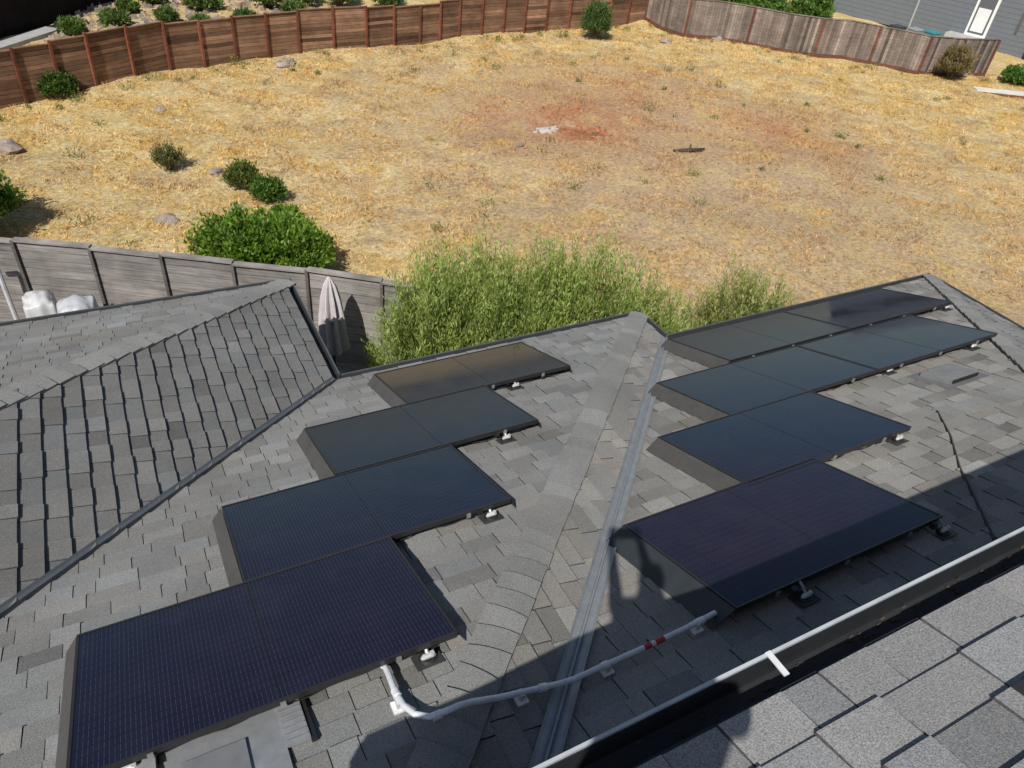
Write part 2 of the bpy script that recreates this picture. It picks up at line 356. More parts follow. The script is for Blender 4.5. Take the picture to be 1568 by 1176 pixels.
shingle_plane("roof_upper_back",lambda a,b,h:(a,-8.7+b,ZN+S*b+h),[(XL,0),(9,0),(9,4.6),(XL,4.6)],house,base=.28,exp=.3)
mb=MB(); gutter(mb,(XL,NG),(9,NG),ZN+.01,col=(.025,.027,.03),w=.10,lip=(.42,.44,.46),lw=.009)
mb.box(XL,9,NG+.1005,NG+.108,ZN-.11,ZN-.02,M_MET,(.3,.32,.33))
for i in range(300):
    x=random.uniform(-.4,6); y=NG+random.uniform(.02,.085); s_=random.uniform(.002,.007); mb.box(x-s_,x+s_*2,y-s_*.6,y+s_*.6,ZN-.101,ZN-.098+s_*.4,M_WOOD,(.07,.055,.04))
for x in (1.265,3.4,5.6): mb.hexa([(x,NG+.028,ZN+.02),(x+.018,NG+.028,ZN+.02),(x+.018,NG+.103,ZN+.019),(x,NG+.103,ZN+.019),(x,NG+.028,ZN+.024),(x+.018,NG+.028,ZN+.024),(x+.018,NG+.103,ZN+.023),(x,NG+.103,ZN+.023)],M_MET,(.6,.61,.61))
mb.box(XL,9,NG-.02,NG+.003,ZN-.2,ZN-.004,M_MET,(.06,.065,.07)); mb.box(XL+.02,9,.145,NG-.02,ZN-.2,ZN-.185,M_WALL,(.3,.31,.32))
mb.make("upper_gutter",house)
mb=MB(); PN=planeV(NG,ZN)
pbox(mb,PN,NG,1.72,2.15,-.22,.23,.014,.03,M_MET,(.03,.03,.032)); pbox(mb,PN,NG,1.80,2.08,-.15,.15,.03,.11,M_MET,(.035,.035,.038))
mb.make("roof_vent",house)

# ------------------------------------------------------------------ solar panels
def panel(P,Y0,x0,w,yt,l=.95,left=True,right=False,sk=.10,skc=(.06,.055,.05)):
    mb=MB(); B_=(.012,.012,.013); h=.13; fr=.012; y0,y1=yt-l,yt
    q=[(x0+fr,y0+fr),(x0+w-fr,y0+fr),(x0+w-fr,y1-fr),(x0+fr,y1-fr)]
    uv=[(0,0,0),(w-2*fr,0,0),(w-2*fr,(l-2*fr)*1.067,0),(0,(l-2*fr)*1.067,0)]
    mb.face([P(a,Y0-b,h) for a,b in q],M_PV,uv); mb.face([P(a,Y0-b,h-.01) for a,b in q],M_FRAME,B_)
    for X0_,X1_,Ya,Yb in ((x0,x0+fr,y0,y1),(x0+w-fr,x0+w,y0,y1),(x0+fr,x0+w-fr,y0,y0+fr),(x0+fr,x0+w-fr,y1-fr,y1)):
        pbox(mb,P,Y0,X0_,X1_,Ya,Yb,h-.04,h+.004,M_FRAME,(.022,.022,.024))
    pbox(mb,P,Y0,x0+w/2-.003,x0+w/2+.003,y0+fr,y1-fr,h,h+.001,M_FRAME,(.004,.004,.004))
    def skirt(xa,xb,c):
        q=[P(xa,Y0-y0,h-.006),P(xa,Y0-y1,h-.006),P(xb,Y0-y1,.02),P(xb,Y0-y0,.02)]
        mb.face(q,M_MET,c); mb.face([(a,b,z-.004) for a,b,z in q],M_MET,c)
    if left: skirt(x0-.004,x0-sk,skc)
    if right: skirt(x0+w+.004,x0+w+.05,(.02,.02,.02))
    pbox(mb,P,Y0,x0,x0+w,y1+.002,y1+.006,.03,h-.002,M_FRAME,B_)
    pbox(mb,P,Y0,x0+.25,x0+.29,y0+.03,y1-.03,.03,h-.042,M_FRAME,(.05,.05,.05)); pbox(mb,P,Y0,x0+w-.29,x0+w-.25,y0+.03,y1-.03,.03,h-.042,M_FRAME,(.05,.05,.05))
    for t in (.18,.5,.82): pbox(mb,P,Y0,x0+w*t-.012,x0+w*t+.012,y0-.012,y0-.001,h-.05,h-.012,M_GALV,(.25,.25,.25))
    cb=[]
    for i in range(25):
        t=i/24; cb.append(P(x0+.1+(w-.2)*t,Y0-(y0+.03+.01*math.sin(t*31)),h-.065-.022*abs(math.sin(t*9+x0))))
    mb.tube(cb,.004,M_FRAME,(.02,.02,.02),5)
    return mb.make("solar_panel")
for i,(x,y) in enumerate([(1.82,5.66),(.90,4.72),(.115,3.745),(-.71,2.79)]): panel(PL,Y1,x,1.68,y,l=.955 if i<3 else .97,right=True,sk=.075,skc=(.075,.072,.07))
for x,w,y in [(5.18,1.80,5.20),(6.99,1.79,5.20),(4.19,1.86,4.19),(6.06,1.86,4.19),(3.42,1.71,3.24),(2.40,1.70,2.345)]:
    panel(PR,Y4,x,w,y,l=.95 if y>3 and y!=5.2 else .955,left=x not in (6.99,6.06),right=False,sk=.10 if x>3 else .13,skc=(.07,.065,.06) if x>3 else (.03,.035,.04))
def mount(P,Y0,x,y):
    mb=MB(); W=(.55,.55,.54)
    pbox(mb,P,Y0,x-.07,x+.07,y-.05,y+.055,.018,.023,M_MET,(.05,.05,.05))
    c=Vector(P(x,Y0-y,.022)); 
    mb.tube([c,c+Vector((0,0,.014)),c+Vector((0,0,.020))],[.046,.043,.028],M_MET,(.02,.02,.02),14)
    mb.tube([c+Vector((-.032,.0,.022)),c+Vector((-.022,0,.033)),c+Vector((.022,.0,.033)),c+Vector((.035,0,.022))],[.008,.015,.015,.008],M_GALV,W,10)
    mb.box(c.x+.012,c.x+.030,c.y-.010,c.y+.010,c.z+.022,c.z+.052,M_GALV,(.5,.5,.5))
    mb.tube([c+Vector((0,.0,.028)),c+Vector((0,.04,.055)),c+Vector((-.0,.08,.070))],[.011,.009,.009],M_GALV,(.35,.35,.35),8)
    mb.box(c.x-.085,c.x-.05,c.y+.03,c.y+.06,c.z+.03,c.z+.075,M_FRAME,(.03,.03,.03))
    mb.make("panel_mount",smooth=False)
for x,y in [(.81,1.83),(1.65,2.80),(2.28,3.76),(2.90,4.72),(-.5,1.86)]: mount(PL,Y1,x,y-.03)
for x,y in [(2.87,1.34),(4.08,1.35),(5.02,2.30),(6.30,3.29),(7.57,3.26),(8.76,4.28)]: mount(PR,Y4,x,y-.02)

# ------------------------------------------------------------------ conduit
def cz(x,y,h=.075):
    if x<.813: return ZE+S*(Y1-y)+h
    if x<1.388: return ZE+S*(X3-x)+h
    return ZE+S*(Y4-y)+h
pts=[(.60,1.90),(.60,1.78),(.59,1.66),(.595,1.56),(.62,1.49),(.67,1.445),(.74,1.43),(.80,1.43),(.86,1.43),(1.0,1.43),(1.2,1.43),(1.33,1.43),(1.42,1.43),(1.55,1.43),(1.8,1.43),(2.1,1.435),(2.33,1.45)]
mb=MB(); mb.tube([(x,y,cz(x,y)+(.015 if .7<x<.95 else 0)) for x,y in pts],.0145,M_GALV,(.68,.70,.73),12)
mb.tube([(1.84,1.43,cz(1.84,1.43)),(1.97,1.433,cz(1.97,1.433))],.0151,M_MET,(.42,.05,.04),12)
mb.tube([(1.885,1.431,cz(1.885,1.43)),(1.91,1.431,cz(1.91,1.43))],.0156,M_MET,(.6,.6,.58),12)
for x,y in [(.60,1.85),(.59,1.64),(1.24,1.43),(1.60,1.43),(2.22,1.44),(.70,1.437)]:
    d=(0,.02) if y>1.5 else (.02,0)
    mb.tube([(x-d[0],y-d[1],cz(x-d[0],y-d[1])),(x+d[0],y+d[1],cz(x+d[0],y+d[1]))],.0195,M_GALV,(.78,.79,.8),12)
for x,y in [(.585,1.60),(1.12,1.43),(1.62,1.43),(2.2,1.44)]:
    z=cz(x,y,0); mb.box(x-.03,x+.03,y-.035,y+.025,z+.012,z+.032,M_MET,(.68,.68,.66)); mb.box(x-.012,x+.012,y-.02,y+.02,z+.032,z+.075,M_GALV,(.6,.6,.6))
mb.make("electrical_conduit",smooth=False)

# ------------------------------------------------------------------ fences
def G(x,y): return float(gz(np.float64(x),np.float64(y)))
def board_fence(name,P,H,col,post,bh=.15,pw=.09,cap=True,postside=-1,zb=None,var=.18,ptop=.10):
    mb=MB()
    for i in range(len(P)-1):
        a,b=P[i],P[i+1]; z=(G(*a)+G(*b))/2-.03 if zb is None else zb(i)
        nb=int(round(H/bh)); 
        bay=1+random.gauss(0,var*.5)
        for k in range(nb):
            v=bay*(1+random.gauss(0,var)); c=tuple(x*max(.4,v) for x in col)
            mb.wall(a,b,z+k*bh,z+k*bh,z+(k+1)*bh-.010,z+(k+1)*bh-.010,.022,M_WOOD,c,off=random.uniform(-.004,.004))
        if cap: mb.wall(a,b,z+nb*bh,z+nb*bh,z+nb*bh+.03,z+nb*bh+.03,.11,M_WOOD,tuple(x*1.15 for x in col))
        mb.wall(a,b,z+.0,z+.0,z+nb*bh-.01,z+nb*bh-.01,.01,M_WOOD,tuple(x*.2 for x in col),off=.02*-postside)
    for i,a in enumerate(P):
        b=P[min(i+1,len(P)-1)] if i<len(P)-1 else P[i-1]; d=(Vector(b)-Vector(a)).normalized()
        if i==len(P)-1: d=-d
        n=Vector((-d.y,d.x))*postside; z=G(*a)-.05 if zb is None else zb(min(i,len(P)-2))
        c0=Vector(a)+n*(.016+pw/2); q=[c0-d*pw/2-n*pw/2,c0+d*pw/2-n*pw/2,c0+d*pw/2+n*pw/2,c0-d*pw/2+n*pw/2]
        v=random.uniform(.7,1.2); mb.hexa([(*s_,z) for s_ in q]+[(*s_,z+H+ptop) for s_ in q],M_WOOD,tuple(x*v for x in post))
    return mb.make(name)
board_fence("horizontal_board_fence",BF,1.66,(.215,.125,.078),(.20,.07,.042),bh=.138,var=.28,pw=.08)
def vfence(name,P,H,col,post):
    mb=MB()
    for i in range(len(P)-1):
        a,b=Vector(P[i]),Vector(P[i+1]); L=(b-a).length; n=int(L/.145); z0=G(*P[i]);z1=G(*P[i+1])
        for k in range(n):
            p0=a.lerp(b,k/n); p1=a.lerp(b,(k+.93)/n); z=z0+(z1-z0)*k/n; v=max(.45,1+random.gauss(0,.24)); c=(col[0]*v,col[1]*v*random.uniform(.97,1.03),col[2]*v)
            mb.wall(p0,p1,z-.02,z-.02,z+H+random.uniform(-.02,.01),z+H,.02,M_WOOD,c)
        mb.wall(a,b,z0,z1,z0+H-.05,z1+H-.05,.012,M_WOOD,tuple(x*.3 for x in col),off=.02)
        mb.wall(a,b,z0,z1,z0+.16,z1+.16,.035,M_WOOD,tuple(x*.8 for x in post),off=-.03)
        mb.wall(a,b,z0+H+.012,z1+H+.012,z0+H+.045,z1+H+.045,.10,M_WOOD,tuple(x*1.1 for x in col))
    for i,a in enumerate(P):
        if i not in RPOST: continue
        z=G(*a); x,y=a; v=random.uniform(.8,1.15); mb.box(x-.05,x+.05,y-.11,y-.02,z-.05,z+H+.01,M_WOOD,tuple(q*v for q in post))
    return mb.make(name)
vfence("vertical_board_fence",RF,1.85,(.20,.162,.138),(.18,.075,.052))
GF=[(-4.7,13.75),(-3.65,13.17),(-2.65,12.62),(-1.65,12.07),(-.65,11.55),(.28,11.01),(1.21,10.47),(2.19,9.93),(3.15,9.28),(3.9,8.8)]
board_fence("grey_board_fence",GF,1.8,(.235,.215,.20),(.13,.118,.108),bh=.15,pw=.045,zb=lambda i:ZY+.02+.03*(i%2),postside=-1,var=.10,ptop=.02)

# ------------------------------------------------------------------ shrubs
def shrub(name,cx,cy,z,rx,ry,h,shoots,lps,ll,lw,c1,c2,up=.5,seed=0,lump=.25,stem=(.12,.09,.06),inner_shade=.5,spike=0.):
    r=np.random.default_rng(seed+5)
    th=r.uniform(0,2*np.pi,shoots); el=np.arcsin(r.uniform(-.25,1,shoots))
    d=np.stack([np.cos(th)*np.cos(el),np.sin(th)*np.cos(el),np.sin(el)],-1)
    rad=1+lump*(np.sin(3*th+seed)*np.cos(2.3*el+seed*2)+.6*np.sin(7*th+4*el+seed)) *.6+r.normal(0,.09,shoots)
    rad*=np.where(r.random(shoots)<.35,r.uniform(.45,.95,shoots),1); rad=np.minimum(rad,1.22)
    ch=h*.42
    tip=np.stack([cx+d[:,0]*rx*rad,cy+d[:,1]*ry*rad,z+ch+d[:,2]*np.where(d[:,2]>0,h-ch,ch)*rad],-1)
    base=np.stack([cx+d[:,0]*rx*.35,cy+d[:,1]*ry*.35,np.full(shoots,z+ch*.5)],-1)
    if spike:
        base=tip.copy(); base[:,2]-=r.uniform(.35,.8,shoots)*spike; base[:,:2]-=d[:,:2]*.12*spike
        tip=tip+np.stack([d[:,0]*.12+r.normal(0,.05,shoots),d[:,1]*.12+r.normal(0,.05,shoots),r.uniform(.02,.22,shoots)],-1)*spike
        base[:,2]=np.maximum(base[:,2],z+.05)
    tip[:,2]=np.maximum(tip[:,2],z+.03)
    dirn=(tip-base); 
    t=r.uniform(.5 if not spike else .0,1.0,(shoots,lps)); P=base[:,None]+dirn[:,None]*t[...,None]+r.normal(0,(.035+.04*h/2)*(1 if not spike else .35),(shoots,lps,3))
    P[...,2]=np.maximum(P[...,2],z+.02)
    dn=dirn/np.linalg.norm(dirn,axis=1,keepdims=True)
    L=dn[:,None]*.5+r.normal(0,.5,(shoots,lps,3)); L[...,2]+=up; L/=np.linalg.norm(L,axis=2,keepdims=True)
    W=np.cross(L,r.normal(0,1,(shoots,lps,3))); W/=np.linalg.norm(W,axis=2,keepdims=True)
    sz=r.uniform(.6,1.3,(shoots,lps,1)); l=L*ll*sz; w=W*lw*sz
    V=np.stack([P-w*.3,P+l*.5-w,P+l,P+l*.5+w],2).reshape(-1,3)
    tt=t if not spike else .5+t*.5
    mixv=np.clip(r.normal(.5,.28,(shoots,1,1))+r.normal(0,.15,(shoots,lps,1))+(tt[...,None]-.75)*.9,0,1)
    C=np.array(c1)*(1-mixv)+np.array(c2)*mixv; C=C*(inner_shade+(1-inner_shade)*((tt[...,None]-.5)/.5))  # leaf colour darkened toward the shoot base, painting shade inside the crown
    C=np.repeat(C[:,:,None],4,2).reshape(-1,3)
    n=shoots*lps; o=npmesh(name,V,np.arange(n*4).reshape(-1,4),C,M_LEAF)
    mb=MB()
    for i in range(0,min(shoots,60)):
        mb.tube([(cx+random.uniform(-.15,.15)*rx,cy+random.uniform(-.15,.15)*ry,z-.05),tuple(base[i]),tuple(base[i]+dirn[i]*.6)],[.022,.014,.004],M_WOOD,stem,5)
    mb.make("stems",o); return o
WG1,WG2=(.20,.27,.065),(.50,.57,.19)
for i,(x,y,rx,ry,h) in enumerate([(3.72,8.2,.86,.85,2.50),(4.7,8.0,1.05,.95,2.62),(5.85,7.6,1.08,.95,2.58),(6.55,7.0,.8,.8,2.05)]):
    shrub("willow_shrub",x,y,ZY,rx,ry,h,1350 if i<3 else 700,34,.072,.0088,WG1,WG2,up=1.1,seed=1+i,spike=1.,lump=.42,inner_shade=.5)
shrub("willow_shrub",8.75,7.2,ZY,.85,.75,2.0,700,32,.075,.009,(.22,.25,.08),(.48,.50,.2),up=1.0,seed=6,spike=.8,inner_shade=.55)
DG1,DG2=(.06,.125,.02),(.26,.40,.055)  # darker first tone paints the shade between leaves
shrub("green_bush",2.10,15.9,ZF,.92,1.0,1.25,560,38,.10,.024,DG1,DG2,up=.5,seed=6,lump=.5,inner_shade=.3)
shrub("green_bush",3.05,15.55,ZF,.92,.95,1.10,520,38,.10,.024,DG1,DG2,up=.5,seed=7,lump=.5,inner_shade=.3)
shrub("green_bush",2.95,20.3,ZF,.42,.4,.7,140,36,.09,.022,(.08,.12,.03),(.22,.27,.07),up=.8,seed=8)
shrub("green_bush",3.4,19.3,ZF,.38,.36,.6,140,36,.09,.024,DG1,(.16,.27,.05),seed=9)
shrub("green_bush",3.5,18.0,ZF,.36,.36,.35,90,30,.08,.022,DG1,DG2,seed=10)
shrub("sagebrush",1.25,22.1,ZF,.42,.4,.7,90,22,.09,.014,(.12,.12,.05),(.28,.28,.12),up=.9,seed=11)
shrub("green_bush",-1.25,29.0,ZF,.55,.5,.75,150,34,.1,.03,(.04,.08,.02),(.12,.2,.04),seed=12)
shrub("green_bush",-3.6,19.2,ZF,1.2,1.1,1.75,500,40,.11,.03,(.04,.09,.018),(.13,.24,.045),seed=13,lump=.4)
shrub("young_conifer",22.9,33.7,ZF,.7,.65,1.9,330,36,.12,.02,(.05,.09,.03),(.17,.25,.08),up=.9,seed=14)
shrub("dry_bush",39.6,24.9,ZF,.9,.7,1.6,200,36,.16,.02,(.15,.11,.05),(.34,.27,.13),up=1.0,seed=15)
shrub("green_bush",43.2,23.4,ZF,1.1,.8,.8,180,36,.14,.04,(.06,.12,.03),(.18,.33,.07),seed=16)
k=20
for x,y,r_,h_ in [(33,36.2,1.4,2.5),(35.5,35.2,1.5,2.7),(37.7,33.6,1.3,2.6),(31.2,38.6,1.3,2.3)]:
    k+=1; shrub("green_bush",x,y,ZF,r_,r_*.8,h_,300,36,.16,.05,(.07,.13,.03),(.2,.34,.07),seed=k)
WV=[];WC=[]
for i in range(190):
    x=random.uniform(-5,42); y=random.uniform(14,36)
    if i<100:
        q=random.choice(BF+RF); x=q[0]+random.uniform(-1,1); y=q[1]-random.uniform(.3,1.6)
    if y>(np.interp(x,[q[0] for q in BF],[q[1] for q in BF]) if x<28.7 else np.interp(x,[q[0] for q in RF[2:]],[q[1] for q in RF[2:]]))-.3: continue
    n=random.randint(14,50); r_=random.uniform(.05,.17); z=G(x,y)
    P=np.stack([x+rng.normal(0,r_,n),y+rng.normal(0,r_,n),z+np.abs(rng.normal(0,r_*.8,n))],-1)
    L=rng.normal(0,.5,(n,3)); L[:,2]+=.8; L/=np.linalg.norm(L,axis=1,keepdims=True); W=np.cross(L,rng.normal(0,1,(n,3))); W/=np.linalg.norm(W,axis=1,keepdims=True)
    WV.append(np.stack([P-W*.006,P+L*.05-W*.016,P+L*.11,P+L*.05+W*.016],1).reshape(-1,3))
    WC.append(np.repeat(np.array([[.22,.24,.08]])*rng.uniform(.5,1.3,(n,1)),4,0))
WV=np.concatenate(WV); WC=np.concatenate(WC); npmesh("weeds",WV,np.arange(len(WV)).reshape(-1,4),WC,M_LEAF)

# ------------------------------------------------------------------ rocks, log, debris
def rock(name,x,y,z,r_,col,seed,flat=.6):
    bm=bmesh.new(); bmesh.ops.create_icosphere(bm,subdivisions=3,radius=1)
    for v in bm.verts:
        n_=noise.noise(v.co*1.3+Vector((seed*3.1,0,seed)))*.45+noise.noise(v.co*3.5+Vector((seed,7,0)))*.12
        v.co*=1+n_; v.co.z*=flat; v.co.x*=1.2
    me=bpy.data.meshes.new(name); bm.to_mesh(me); bm.free()
    ca=me.color_attributes.new("Col",'FLOAT_COLOR','POINT'); ca.data.foreach_set("color",np.tile(np.array([*col,1.],np.float32),len(me.vertices)))
    me.materials.append(M_ROCK); o=bpy.data.objects.new(name,me); o.location=(x,y,z); o.scale=(r_,)*3; o.rotation_euler=(0,0,seed); bpy.context.collection.objects.link(o)
    return o
for i,(x,y,r_) in enumerate([(.75,18.6,.30),(-2.75,24.4,.34),(6.8,31.6,.32),(2.4,21.4,.18),(1.6,27.0,.16),(27.0,33.0,.25),(30.5,33.0,.34),(41.,25.3,.3),(2.5,18.9,.2),(12.2,21.4,.1)]):
    rock("boulder",x,y,ZF+.05,r_,(.30,.24,.20),i+1)
mb=MB(); mb.tube([(17.3,19.5,ZF+.10),(17.9,19.35,ZF+.13),(18.6,19.4,ZF+.09)],[.06,.08,.04],M_WOOD,(.07,.05,.04),8); mb.tube([(17.9,19.35,ZF+.13),(18.2,19.7,ZF+.2)],[.05,.02],M_WOOD,(.09,.07,.05),6); mb.make("fallen_log")
mb=MB()
for i in range(60):
    x,y=14.1+random.gauss(0,.25),22.75+random.gauss(0,.15); z=G(x,y); s_=random.uniform(.03,.08)
    mb.hexa([(x-s_,y-s_,z),(x+s_,y-s_*.5,z),(x+s_*.8,y+s_,z),(x-s_*.6,y+s_,z),(x-s_*.8,y-s_*.8,z+.03),(x+s_*.8,y-s_*.4,z+.04),(x+s_*.6,y+s_*.8,z+.03),(x-s_*.5,y+s_*.7,z+.04)],M_CONC,(.55,.52,.48))
mb.make("rubble_pile")
mb=MB()
for i in range(220):
    x,y=15.1+random.gauss(0,.4),22.1+random.gauss(0,.25); z=G(x,y); a=random.uniform(0,6.28); l=random.uniform(.05,.17); dx,dy=math.cos(a)*l,math.sin(a)*l; ux,uy=-dy*.25,dx*.25; h_=random.uniform(.02,.1)
    mb.hexa([(x-dx-ux,y-dy-uy,z),(x+dx-ux,y+dy-uy,z),(x+dx+ux,y+dy+uy,z),(x-dx+ux,y-dy+uy,z),(x-dx-ux,y-dy-uy,z+h_),(x+dx-ux,y+dy-uy,z+h_*.6),(x+dx+ux,y+dy+uy,z+h_*.6),(x-dx+ux,y-dy+uy,z+h_)],M_WOOD,(.42*random.uniform(.6,1.2),.17,.09))
mb.make("wood_chip_pile")

# ------------------------------------------------------------------ landscaped bank beyond the fence (top left)
bank=MB()
for i in range(900):
    x=random.uniform(-1.5,10.5); y=random.uniform(34.5,46)
    if y>39.5+ (x+2)*1.0 and x<2.5: continue
    z=G(x,y); s_=random.uniform(.06,.22); c=random.choice([(.34,.24,.17),(.27,.23,.21),(.38,.30,.22),(.24,.18,.14)]); v=random.uniform(.6,1.15); c=tuple(q*v for q in c)
    ps=[(x+s_*random.uniform(-1,-.5),y+s_*random.uniform(-1,-.5)),(x+s_*random.uniform(.5,1),y+s_*random.uniform(-1,-.5)),(x+s_*random.uniform(.5,1),y+s_*random.uniform(.5,1)),(x+s_*random.uniform(-1,-.5),y+s_*random.uniform(.5,1))]
    bank.hexa([(*q,z-.05) for q in ps]+[((q[0]-x)*.6+x,(q[1]-y)*.6+y,z+s_*random.uniform(.4,1)) for q in ps],M_ROCK,c)
bank.make("rock_garden")
k=40
for x,y,r_,h_ in [(1.2,38,.5,.6),(5.1,40.5,.8,1.),(8.3,41,.9,1.2),(-.5,36.7,.4,.6),(3.2,42,.6,.7),(10.3,42.2,.8,1.1),(6.6,38.2,.5,.5),(12.,41.5,.9,1.3),(3.3,38.6,.4,.5),(14.5,41,.8,1.2),(1.9,40.2,.4,.5),(4.6,37.6,.4,.4),(9.2,39.6,.5,.6)]:
    k+=1; shrub("garden_shrub",x,y,ZF,r_,r_,h_,110,32,.14,.035,(.06,.10,.03),(.2,.29,.08),seed=k)
board_fence("dark_slat_fence",[(-8,29.5),(-6.2,31.8),(-4.5,34.),(-3,36),(-1.4,38.2),(0.2,40.5),(1.8,42.8),(3.4,45)],2.2,(.085,.06,.05),(.05,.035,.03),bh=.11,postside=1)
mb=MB(); mb.wall((-4.4,33.2),(-1.2,37.3),ZF-.05,ZF-.05,ZF+.14,ZF+.14,.7,M_CONC,(.36,.35,.34)); mb.make("garden_path")
mb=MB(); mb.wall((38.8,22.9),(47.5,18.2),ZF-.1,ZF-.1,ZF+.16,ZF+.16,.55,M_CONC,(.62,.6,.56)); mb.wall((38.8,22.45),(47.3,17.85),ZF-.1,ZF-.1,ZF+.10,ZF+.10,.1,M_WOOD,(.2,.08,.05)); mb.make("concrete_kerb")

# ------------------------------------------------------------------ neighbour building (top right)
nb=empty("grey_siding_house")
BC=(.14,.155,.175)
mb=MB(); A=Vector((46.0,39.3)); Bq=Vector((52.0,19.5)); sidewall(A,Bq,ZF,ZF+6.4,mb,BC,.27)
dd_=(Bq-A).normalized()
sidewall(A,A+Vector((9,2.8)),ZF,ZF+6.4,mb,BC,.27); sidewall(Bq,Bq+Vector((9,2.8)),ZF,ZF+6.4,mb,BC,.27); mb.make("walls",nb)
mb=MB(); q=[A+Vector((-.7,.5)),A+Vector((9.5,3.6)),Bq+Vector((9.8,2.4)),Bq+Vector((-.3,-.8))]
mid1=(q[0]+q[1])/2; mid2=(q[2]+q[3])/2
mb.face([(*q[0],ZF+6.3),(*q[3],ZF+6.3),(*mid2,ZF+8.2),(*mid1,ZF+8.2)],M_SH,(.12,.12,.12)); mb.face([(*q[1],ZF+6.3),(*q[2],ZF+6.3),(*mid2,ZF+8.2),(*mid1,ZF+8.2)],M_SH,(.12,.12,.12)); mb.make("roof",nb)
mb=MB()
def onwall(t0,t1,z0,z1,c,off=.06,mat=M_WALL,th=.06):
    mb.wall(A+dd_*t0,A+dd_*t1,ZF+z0,ZF+z0,ZF+z1,ZF+z1,th,mat,c,off=-off)
L_=8.9
onwall(L_-.1,L_+1.15,.55,3.0,(.75,.75,.73)); onwall(L_+.05,L_+1.0,.7,2.85,(.10,.11,.12),off=.09,th=.05); onwall(L_+.15,L_+.9,.8,2.1,(.7,.71,.71),off=.12,th=.03)
onwall(L_-.9,L_+2.0,.3,.55,(.4,.4,.4),off=.5,th=.9,mat=M_CONC)
onwall(-.05,.1,.0,6.3,(.18,.2,.23)); onwall(5.4,5.5,.0,2.4,(.35,.35,.35)); onwall(5.25,5.7,2.3,2.6,(.4,.4,.4)); onwall(L_+3.8,L_+4.7,.2,1.3,(.05,.05,.055),off=.3,th=.4); onwall(L_+2.6,L_+2.72,1.2,3.4,(.1,.1,.1))
mb.make("door_and_fittings",nb)
for x,y,c in [(43.6,29.6,(.05,.25,.28)),(42.3,31.0,(.05,.06,.07)),(43.0,30.3,(.3,.32,.34))]:
    mb=MB()
    mb.hexa([(x-.25,y-.25,ZF),(x+.25,y-.25,ZF),(x+.25,y+.25,ZF),(x-.25,y+.25,ZF),(x-.32,y-.32,ZF+1.),(x+.32,y-.32,ZF+1.),(x+.32,y+.32,ZF+1.),(x-.32,y+.32,ZF+1.)],M_PLAST,c)
    mb.box(x-.35,x+.35,y-.35,y+.35,ZF+1.003,ZF+1.08,M_PLAST,c); mb.tube([(x-.25,y-.36,ZF+.12),(x+.25,y-.36,ZF+.12)],.1,M_PLAST,(.03,.03,.03),10)
    mb.make("waste_bin")

# ------------------------------------------------------------------ patio umbrella and covered furniture
mb=MB(); ux,uy=2.30,9.10; zt=-5.50
mb.tube([(ux,uy,ZY),(ux,uy,zt-.02)],.024,M_MET,(.05,.045,.04),8)
mb.tube([(ux,uy,ZY),(ux,uy,ZY+.08),(ux,uy,ZY+.1)],[.25,.24,.05],M_MET,(.05,.05,.05),16)
prof=[(0.03,.015),(0,.03),(-.12,.075),(-.35,.12),(-.65,.15),(-.95,.17),(-1.15,.20),(-1.2,.15)]
nr=48; rows=[]
for dz,r_ in prof:
    row=[]
    for k in range(nr):
        a=2*math.pi*k/nr; fold=1+.34*math.cos(8*a+dz*1.5)*min(1,r_/.08); rr=r_*fold
        hem=-.10*abs(math.cos(4*a+.6)) if dz<-1 else 0
        row.append((ux+rr*math.cos(a),uy+rr*math.sin(a),zt+dz+hem))
    rows.append(row)
for j in range(len(rows)-1):
    for k in range(nr): mb.face([rows[j][k],rows[j][(k+1)%nr],rows[j+1][(k+1)%nr],rows[j+1][k]],M_CLOTH,(.52,.48,.49))
mb.tube([(ux,uy,zt),(ux,uy,zt+.07)],[.02,.008],M_MET,(.2,.15,.1),8)
mb.tube([(ux+.0,uy,zt-.62),(ux,uy,zt-.66)],.165,M_CLOTH,(.4,.36,.37),20)
mb.make("patio_umbrella")
def cover(name,x,y,w,d,h,col,seed):
    bm=bmesh.new(); bmesh.ops.create_cube(bm,size=1); bmesh.ops.subdivide_edges(bm,edges=bm.edges[:],cuts=14,use_grid_fill=True)
    for v in bm.verts:
        c=v.co; top=c.z>0
        rnd=c.normalized()*.62; c2=c.lerp(rnd,.45 if top else .12)
        n_=noise.noise(Vector((c.x*4,c.y*4,c.z*1.2+seed)))*.09+abs(noise.noise(Vector((c.x*9,c.y*9,c.z*2+seed))))*.06; v.co=Vector((c2.x*(1+n_),c2.y*(1+n_),c2.z+n_*.4))
    me=bpy.data.meshes.new(name); bm.to_mesh(me); bm.free(); me.polygons.foreach_set("use_smooth",[True]*len(me.polygons))
    ca=me.color_attributes.new("Col",'FLOAT_COLOR','POINT'); ca.data.foreach_set("color",np.tile(np.array([*col,1.],np.float32),len(me.vertices)))
    me.materials.append(M_PLAST); o=bpy.data.objects.new(name,me); o.location=(x,y,ZY+h/2); o.scale=(w,d,h); bpy.context.collection.objects.link(o)
cover("covered_patio_chair",-1.50,11.35,.42,.5,1.25,(.50,.50,.50),1)
cover("covered_patio_chair",-1.02,11.05,.5,.5,1.25,(.42,.43,.45),2)
mb=MB(); mb.tube([(-1.95,11.9,ZY),(-1.95,11.9,ZY+1.6)],.035,M_MET,(.5,.5,.52),8); mb.tube([(-1.95,11.9,ZY+1.6),(-2.2,11.9,ZY+1.7)],.03,M_MET,(.5,.5,.52),8); mb.make("patio_pole")

